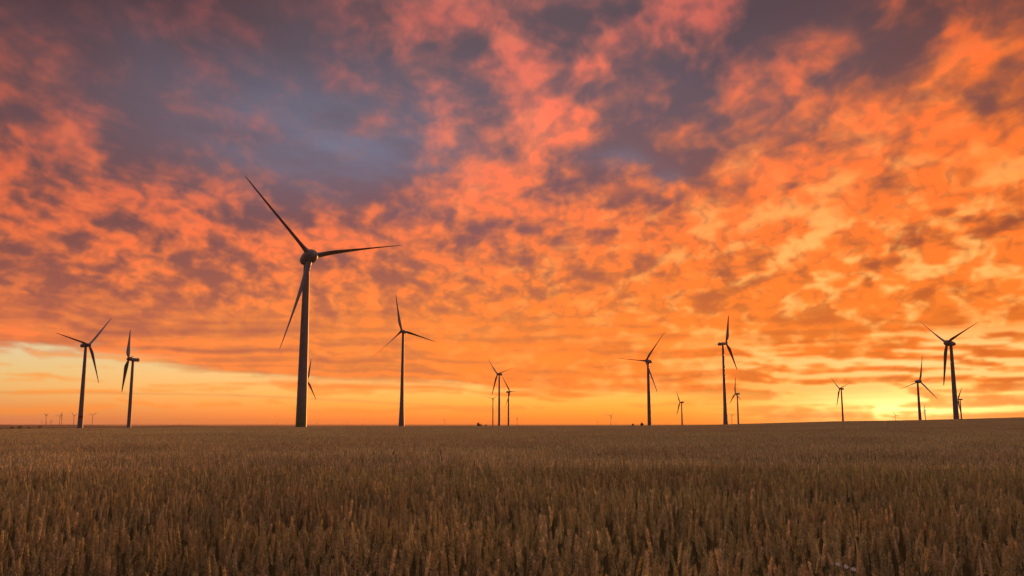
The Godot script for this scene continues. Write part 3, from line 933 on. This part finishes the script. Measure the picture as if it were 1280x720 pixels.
func build_wheat() -> void:
	straw = StandardMaterial3D.new()
	straw.vertex_color_use_as_albedo = true
	straw.roughness = 0.75
	straw.metallic_specular = 0.3
	straw.backlight = Color(0.45, 0.40, 0.3)
	setup_noise(n_field, 77, 0.35, 4)
	make_stalks()
	# ---- single stalks close to the camera
	var near := []
	rng.seed = 4242
	var step := 0.057
	var x := -9.0
	while x < 9.0:
		var z := -NEAR_R - 0.5
		while z < -0.9:
			var px := x + rng.randf_range(-0.5, 0.5) * step
			var pz := z + rng.randf_range(-0.5, 0.5) * step
			var keep := rng.randf()
			var h := rng.randfn()
			var turn := rng.randf() * TAU
			var which := rng.randi() % 12
			z += step
			if not in_fan(px, pz, 1.5, NEAR_R):
				continue
			var n := n_field.get_noise_2d(px * 2.2, pz * 2.2)
			if keep < 0.06 + clampf(-n * 1.3 - 0.1, 0.0, 0.75) * (1.0 - 0.75 * smoothstep(4.0, 9.5, sqrt(px * px + pz * pz))):
				continue
			var sc := 1.0 + h * 0.05 + n * 0.05
			var bent := rng.randf_range(0.25, 0.5) if rng.randf() < 0.03 else absf(rng.randfn()) * 0.045
			var wind := Basis(Vector3(0, 0, 1), n_field.get_noise_2d(px * 0.8 + 31.0, pz * 0.8) * 0.1) * Basis(Vector3.RIGHT, n_field.get_noise_2d(px * 0.8, pz * 0.8 + 55.0) * 0.08)
			var up := wind * Basis(Vector3.UP, turn) * Basis(Vector3.RIGHT, bent)
			near.append([Transform3D(up.scaled(Vector3(1.0, sc, 1.0)), Vector3(px, ground_h(px, pz), pz)), tint_at(px, pz) * rng.randf_range(0.8, 1.2), which, Vector2(px, pz).length(), atan2(px, -pz)])
		x += step
	# the three hundred that show largest are things of their own
	var front := []
	for i in near.size():
		if near[i][3] > 2.55 and absf(near[i][4]) < 0.54:
			front.append(i)
	front.sort_custom(func(p, q): return near[p][3] < near[q][3])
	front = front.slice(0, 300)
	var single := {}
	for i in front:
		single[i] = true
		var s = near[i]
		var t := thing("wheat_stalk", "ripe brown wheat stalk in the nearest rows along the bottom of the picture", "wheat", s[0].origin, "nearest wheat stalks")
		t.basis = s[0].basis
		part("stem", stalk_parts[s[2]][0], straw, t)
		part("ear", stalk_parts[s[2]][1], straw, t)
		part("leaf", stalk_parts[s[2]][2], straw, t)
	var field := Node3D.new()
	field.name = "wheat_field"
	field.set_meta("label", "broad field of ripe brown wheat reaching to the horizon")
	field.set_meta("category", "wheat field")
	field.set_meta("kind", "stuff")
	add_child(field)
	for w in 12:
		var spots := []
		for i in near.size():
			if near[i][2] == w and not single.has(i):
				spots.append(near[i])
		sow("wheat_near", stalk_whole[w], spots, field)
	# ---- squares of one metre, then of three
	sow_squares("wheat_middle", 1.0, 300, 1, 5, NEAR_R - 0.5, MID_R, field)
	sow_squares("wheat_far", 3.0, 3000, 0, 3, MID_R - 1.5, FAR_R, field)

func sow_squares(called: String, size: float, count: int, detail: int, variants: int, r0: float, r1: float, field: Node3D) -> void:
	var lists := []
	for v in variants:
		lists.append([])
	rng.seed = 5151 + detail
	var x := -r1 * 0.75
	while x < r1 * 0.75:
		var z := -r1 - size
		while z < -r0 * 0.6:
			var px := x + rng.randf_range(-0.15, 0.15) * size
			var pz := z + rng.randf_range(-0.15, 0.15) * size
			var v := rng.randi() % variants
			var quarter := rng.randi() % 4
			z += size
			if not in_fan(px, pz, r0, r1, 0.7):
				continue
			var sc := 1.0 + n_field.get_noise_2d(px * 0.6, pz * 0.6) * 0.11
			lists[v].append([Transform3D(Basis(Vector3.UP, quarter * PI / 2.0).scaled(Vector3(1, sc, 1)), Vector3(px, ground_h(px, pz), pz)), tint_at(px * 0.5, pz * 0.5)])
		x += size
	for v in variants:
		sow(called, wheat_patch(size, count, detail, 600 + v * 7 + detail), lists[v], field)

# ------------------------------------------------------------------ odd plants among the wheat
func at_canopy(az_deg: float, dist: float, up: float) -> Vector3:
	var a := deg_to_rad(az_deg)
	return Vector3(sin(a) * dist, ground_h(sin(a) * dist, -cos(a) * dist) + up, -cos(a) * dist)

func plain(c: Color, rough := 0.8) -> StandardMaterial3D:
	var m := StandardMaterial3D.new()
	m.albedo_color = c.linear_to_srgb()
	m.roughness = rough
	m.backlight = Color(0.3, 0.3, 0.26)
	return m

func dry_blade(pts: Array, w: float, label: String, c: Color) -> void:
	var o: Vector3 = pts[0]
	var foot := Vector3(o.x, ground_h(o.x, o.z), o.z)
	var t := thing("dry_grass_blade", label, "grass blade", foot, "dry grass blades sticking out of the wheat")
	var st := begin(false)
	tube(st, [Vector3.ZERO, (o - foot) * 0.5 + Vector3(0.01, 0, 0.01), o - foot], 0.0016, 0.0013, 4, Color.WHITE)
	part("stem", done(st), plain(c * 0.8), t)
	st = begin(false)
	var ps := []
	var ws := []
	for k in 9:
		var f := k / 8.0
		var a: Vector3 = pts[0].lerp(pts[1], f)
		var b: Vector3 = pts[1].lerp(pts[2], f)
		ps.append(a.lerp(b, f) - foot)
		ws.append(w * (1.0 - 0.85 * f * f))
	strip(st, ps, ws, Vector3(0.35, 0.1, 0.9).normalized() if absf(pts[2].x - pts[0].x) > 0.02 else Vector3(1, 0, 0), Color.WHITE)
	part("blade", done(st), plain(c), t)

func build_odd_plants() -> void:
	var pale := Color(0.80, 0.62, 0.32)
	var tan_ := Color(0.60, 0.48, 0.26)
	# az, distance, height of start; of bend; of tip
	var blades := [
		[[17.4, 2.95, 0.86], [18.0, 2.93, 0.865], [18.5, 2.92, 0.85], 0.0045, pale, "pale pinkish dry blade lying flat over the wheat, bottom right"],
		[[17.2, 2.78, 0.85], [17.8, 2.76, 0.84], [18.4, 2.74, 0.80], 0.004, tan_, "tan dry blade slanting down, below the pale flat one"],
		[[18.95, 3.2, 0.80], [18.7, 3.2, 0.885], [17.9, 3.2, 0.875], 0.0022, tan_, "thin arched dry blade above the pale flat blade"],
		[[20.4, 3.12, 0.80], [20.6, 3.12, 0.92], [20.2, 3.12, 0.905], 0.003, pale, "pale hooked dry blade with its tip bent over, right of centre bottom"],
		[[20.0, 3.2, 0.83], [20.05, 3.2, 0.89], [20.35, 3.2, 0.86], 0.004, pale, "short pale drooping blade under the hooked one"],
		[[19.05, 3.05, 0.83], [18.9, 3.05, 0.86], [18.8, 3.05, 0.868], 0.004, pale, "short pale upright leaf between the flat and hooked blades"],
		[[25.0, 3.2, 0.83], [25.0, 3.2, 0.88], [25.15, 3.2, 0.90], 0.004, pale, "small pale leaf tip left of the arched blade, lower right"],
		[[25.3, 3.0, 0.79], [25.4, 3.0, 0.895], [26.3, 3.0, 0.875], 0.002, tan_, "thin tan blade arched like a hoop, lower right"],
		[[26.8, 3.0, 0.80], [26.85, 3.0, 0.85], [26.75, 3.0, 0.885], 0.005, pale, "stout pale upright leaf right of the hoop-shaped blade"],
		[[26.9, 2.85, 0.855], [27.4, 2.85, 0.86], [27.9, 2.86, 0.857], 0.002, tan_, "thin dry stem lying level near the bottom right corner"],
		[[24.1, 2.95, 0.88], [24.5, 2.95, 0.87], [24.8, 2.95, 0.82], 0.0025, tan_, "curved tan blade left of the hoop-shaped blade"],
		[[-10.3, 2.8, 0.80], [-9.9, 2.85, 0.89], [-8.9, 2.95, 0.87], 0.0022, tan_, "long arched dry blade, bottom left of centre"],
		[[-9.9, 3.1, 0.84], [-9.2, 3.15, 0.88], [-8.8, 3.2, 0.91], 0.0018, tan_, "thin slanting dry stem above the long arched blade"],
		[[-22.4, 2.95, 0.84], [-22.0, 2.95, 0.89], [-21.6, 2.95, 0.86], 0.0018, tan_, "small bowed dry stem among the wheat, bottom left"],
	]
	for b in blades:
		dry_blade([at_canopy(b[0][0], b[0][1], b[0][2] + 0.035), at_canopy(b[1][0], b[1][1], b[1][2] + 0.035), at_canopy(b[2][0], b[2][1], b[2][2] + 0.035)], b[3], b[5], b[4])
	# three small white blossoms
	var white := plain(Color(0.72, 0.68, 0.60))
	var yolk := plain(Color(0.60, 0.38, 0.06))
	var names := ["left of the three small white blossoms at bottom right", "middle of the three small white blossoms at bottom right", "right of the three small white blossoms at bottom right"]
	var spots := [[19.35, 2.95, 0.882], [19.8, 2.92, 0.88], [20.2, 2.89, 0.878]]
	for k in 3:
		var p := at_canopy(spots[k][0], spots[k][1], spots[k][2])
		var foot := Vector3(p.x, ground_h(p.x, p.z), p.z)
		var t := thing("wild_flower", names[k], "flower", foot, "white blossoms among the wheat")
		var st := begin(false)
		tube(st, [Vector3.ZERO, Vector3(0.01, (p - foot).y * 0.6, 0.01), p - foot], 0.0014, 0.001, 4, Color.WHITE)
		part("stem", done(st), plain(Color(0.12, 0.14, 0.05)), t)
		part("flower_disc", lathe([[0.0004, 0.0], [0.0014, 0.0005], [0.0011, 0.0018], [0.0002, 0.0024]], 8), yolk, t, Transform3D(Basis(Vector3.RIGHT, 0.7), p - foot))
		for i in 11:
			var a := TAU * i / 11.0
			st = begin(false)
			var out := Vector3(cos(a), 0.12, sin(a))
			strip(st, [out * 0.001, out * 0.004, out * 0.0075], [0.0008, 0.0019, 0.001], Vector3(-sin(a), 0, cos(a)), Color.WHITE)
			part("petal", done(st), white, t, Transform3D(Basis(Vector3.RIGHT, 0.7), p - foot))
	# green weeds standing in the crop
	var weeds := [[-8.15, 14.6, 0.87, 41, "dark green weed clump in the wheat, left of a pair"], [-7.45, 14.4, 0.87, 42, "dark green weed clump in the wheat, right of a pair"], [-4.55, 14.6, 0.88, 43, "dark weed clump in the wheat right of the green pair"], [-5.9, 22.0, 0.88, 44, "small dark weed farther back above the green pair"], [17.6, 2.95, 0.80, 45, "green weed among the front wheat below the pale flat blade"], [24.6, 2.95, 0.82, 46, "green weed among the front wheat left of the hoop-shaped blade"]]
	for w in weeds:
		var p := at_canopy(w[0], w[1], 0.0)
		var t := thing("weed_clump", w[4], "weed", p, "green weeds in the wheat")
		rng.seed = w[3]
		for k in 5:
			var st := begin(false)
			var top := Vector3(rng.randfn() * 0.1, w[2] * rng.randf_range(0.85, 1.03), rng.randfn() * 0.1)
			tube(st, [Vector3(rng.randfn() * 0.03, 0, rng.randfn() * 0.03), top * 0.5, top], 0.004, 0.002, 4, Color.WHITE)
			part("stem", done(st), plain(Color(0.08, 0.10, 0.03)), t)
			st = begin(false)
			for l in 22:
				var f := rng.randf_range(0.45, 1.0)
				add_leaf(st, top * f, rng.randf() * TAU, rng.randf_range(0.06, 0.13), rng.randf_range(0.2, 0.9), 0.011, Color.WHITE)
			part("foliage", done(st), plain(Color(0.11, 0.15, 0.045).lerp(Color(0.17, 0.18, 0.06), rng.randf())), t)

func _ready() -> void:
	# ---- camera
	var cam := Camera3D.new()
	cam.name = "camera"
	cam.fov = 35.64
	cam.near = 0.05
	cam.far = 60000.0
	cam.position = EYE
	cam.rotation_degrees.x = 8.681
	cam.current = true
	add_child(cam)
	# ---- sky and exposure
	var env := Environment.new()
	env.background_mode = Environment.BG_SKY
	env.sky = Sky.new()
	var dome := PanoramaSkyMaterial.new()
	dome.panorama = make_sky()
	env.sky.sky_material = dome
	env.background_energy_multiplier = 1.0
	env.tonemap_mode = Environment.TONE_MAPPER_LINEAR
	env.tonemap_exposure = 1.0
	env.sdfgi_enabled = true
	env.ssao_enabled = true
	env.ssil_enabled = true
	# thin morning haze
	env.fog_enabled = true
	env.fog_density = 0.00002
	env.fog_light_color = Color(1.0, 0.86, 0.74)
	var we := WorldEnvironment.new()
	we.name = "environment"
	we.environment = env
	add_child(we)
	# ---- the sun, just clear of the field's edge
	var sun := DirectionalLight3D.new()
	sun.name = "sun"
	var a := deg_to_rad(SUN_AZ)
	var e := deg_to_rad(SUN_EL)
	var to_sun := Vector3(sin(a) * cos(e), sin(e), -cos(a) * cos(e))
	sun.light_energy = 1.6
	sun.light_color = Color(1.0, 0.62, 0.30)
	sun.light_angular_distance = 4.0
	sun.shadow_enabled = true
	add_child(sun)
	sun.look_at_from_position(Vector3.ZERO, -to_sun, Vector3.UP)
	# ---- land
	build_land()
	# ---- turbines
	build_turbines()
	build_far_turbines()
	# ---- plants
	build_bushes()
	build_wheat()
	build_odd_plants()
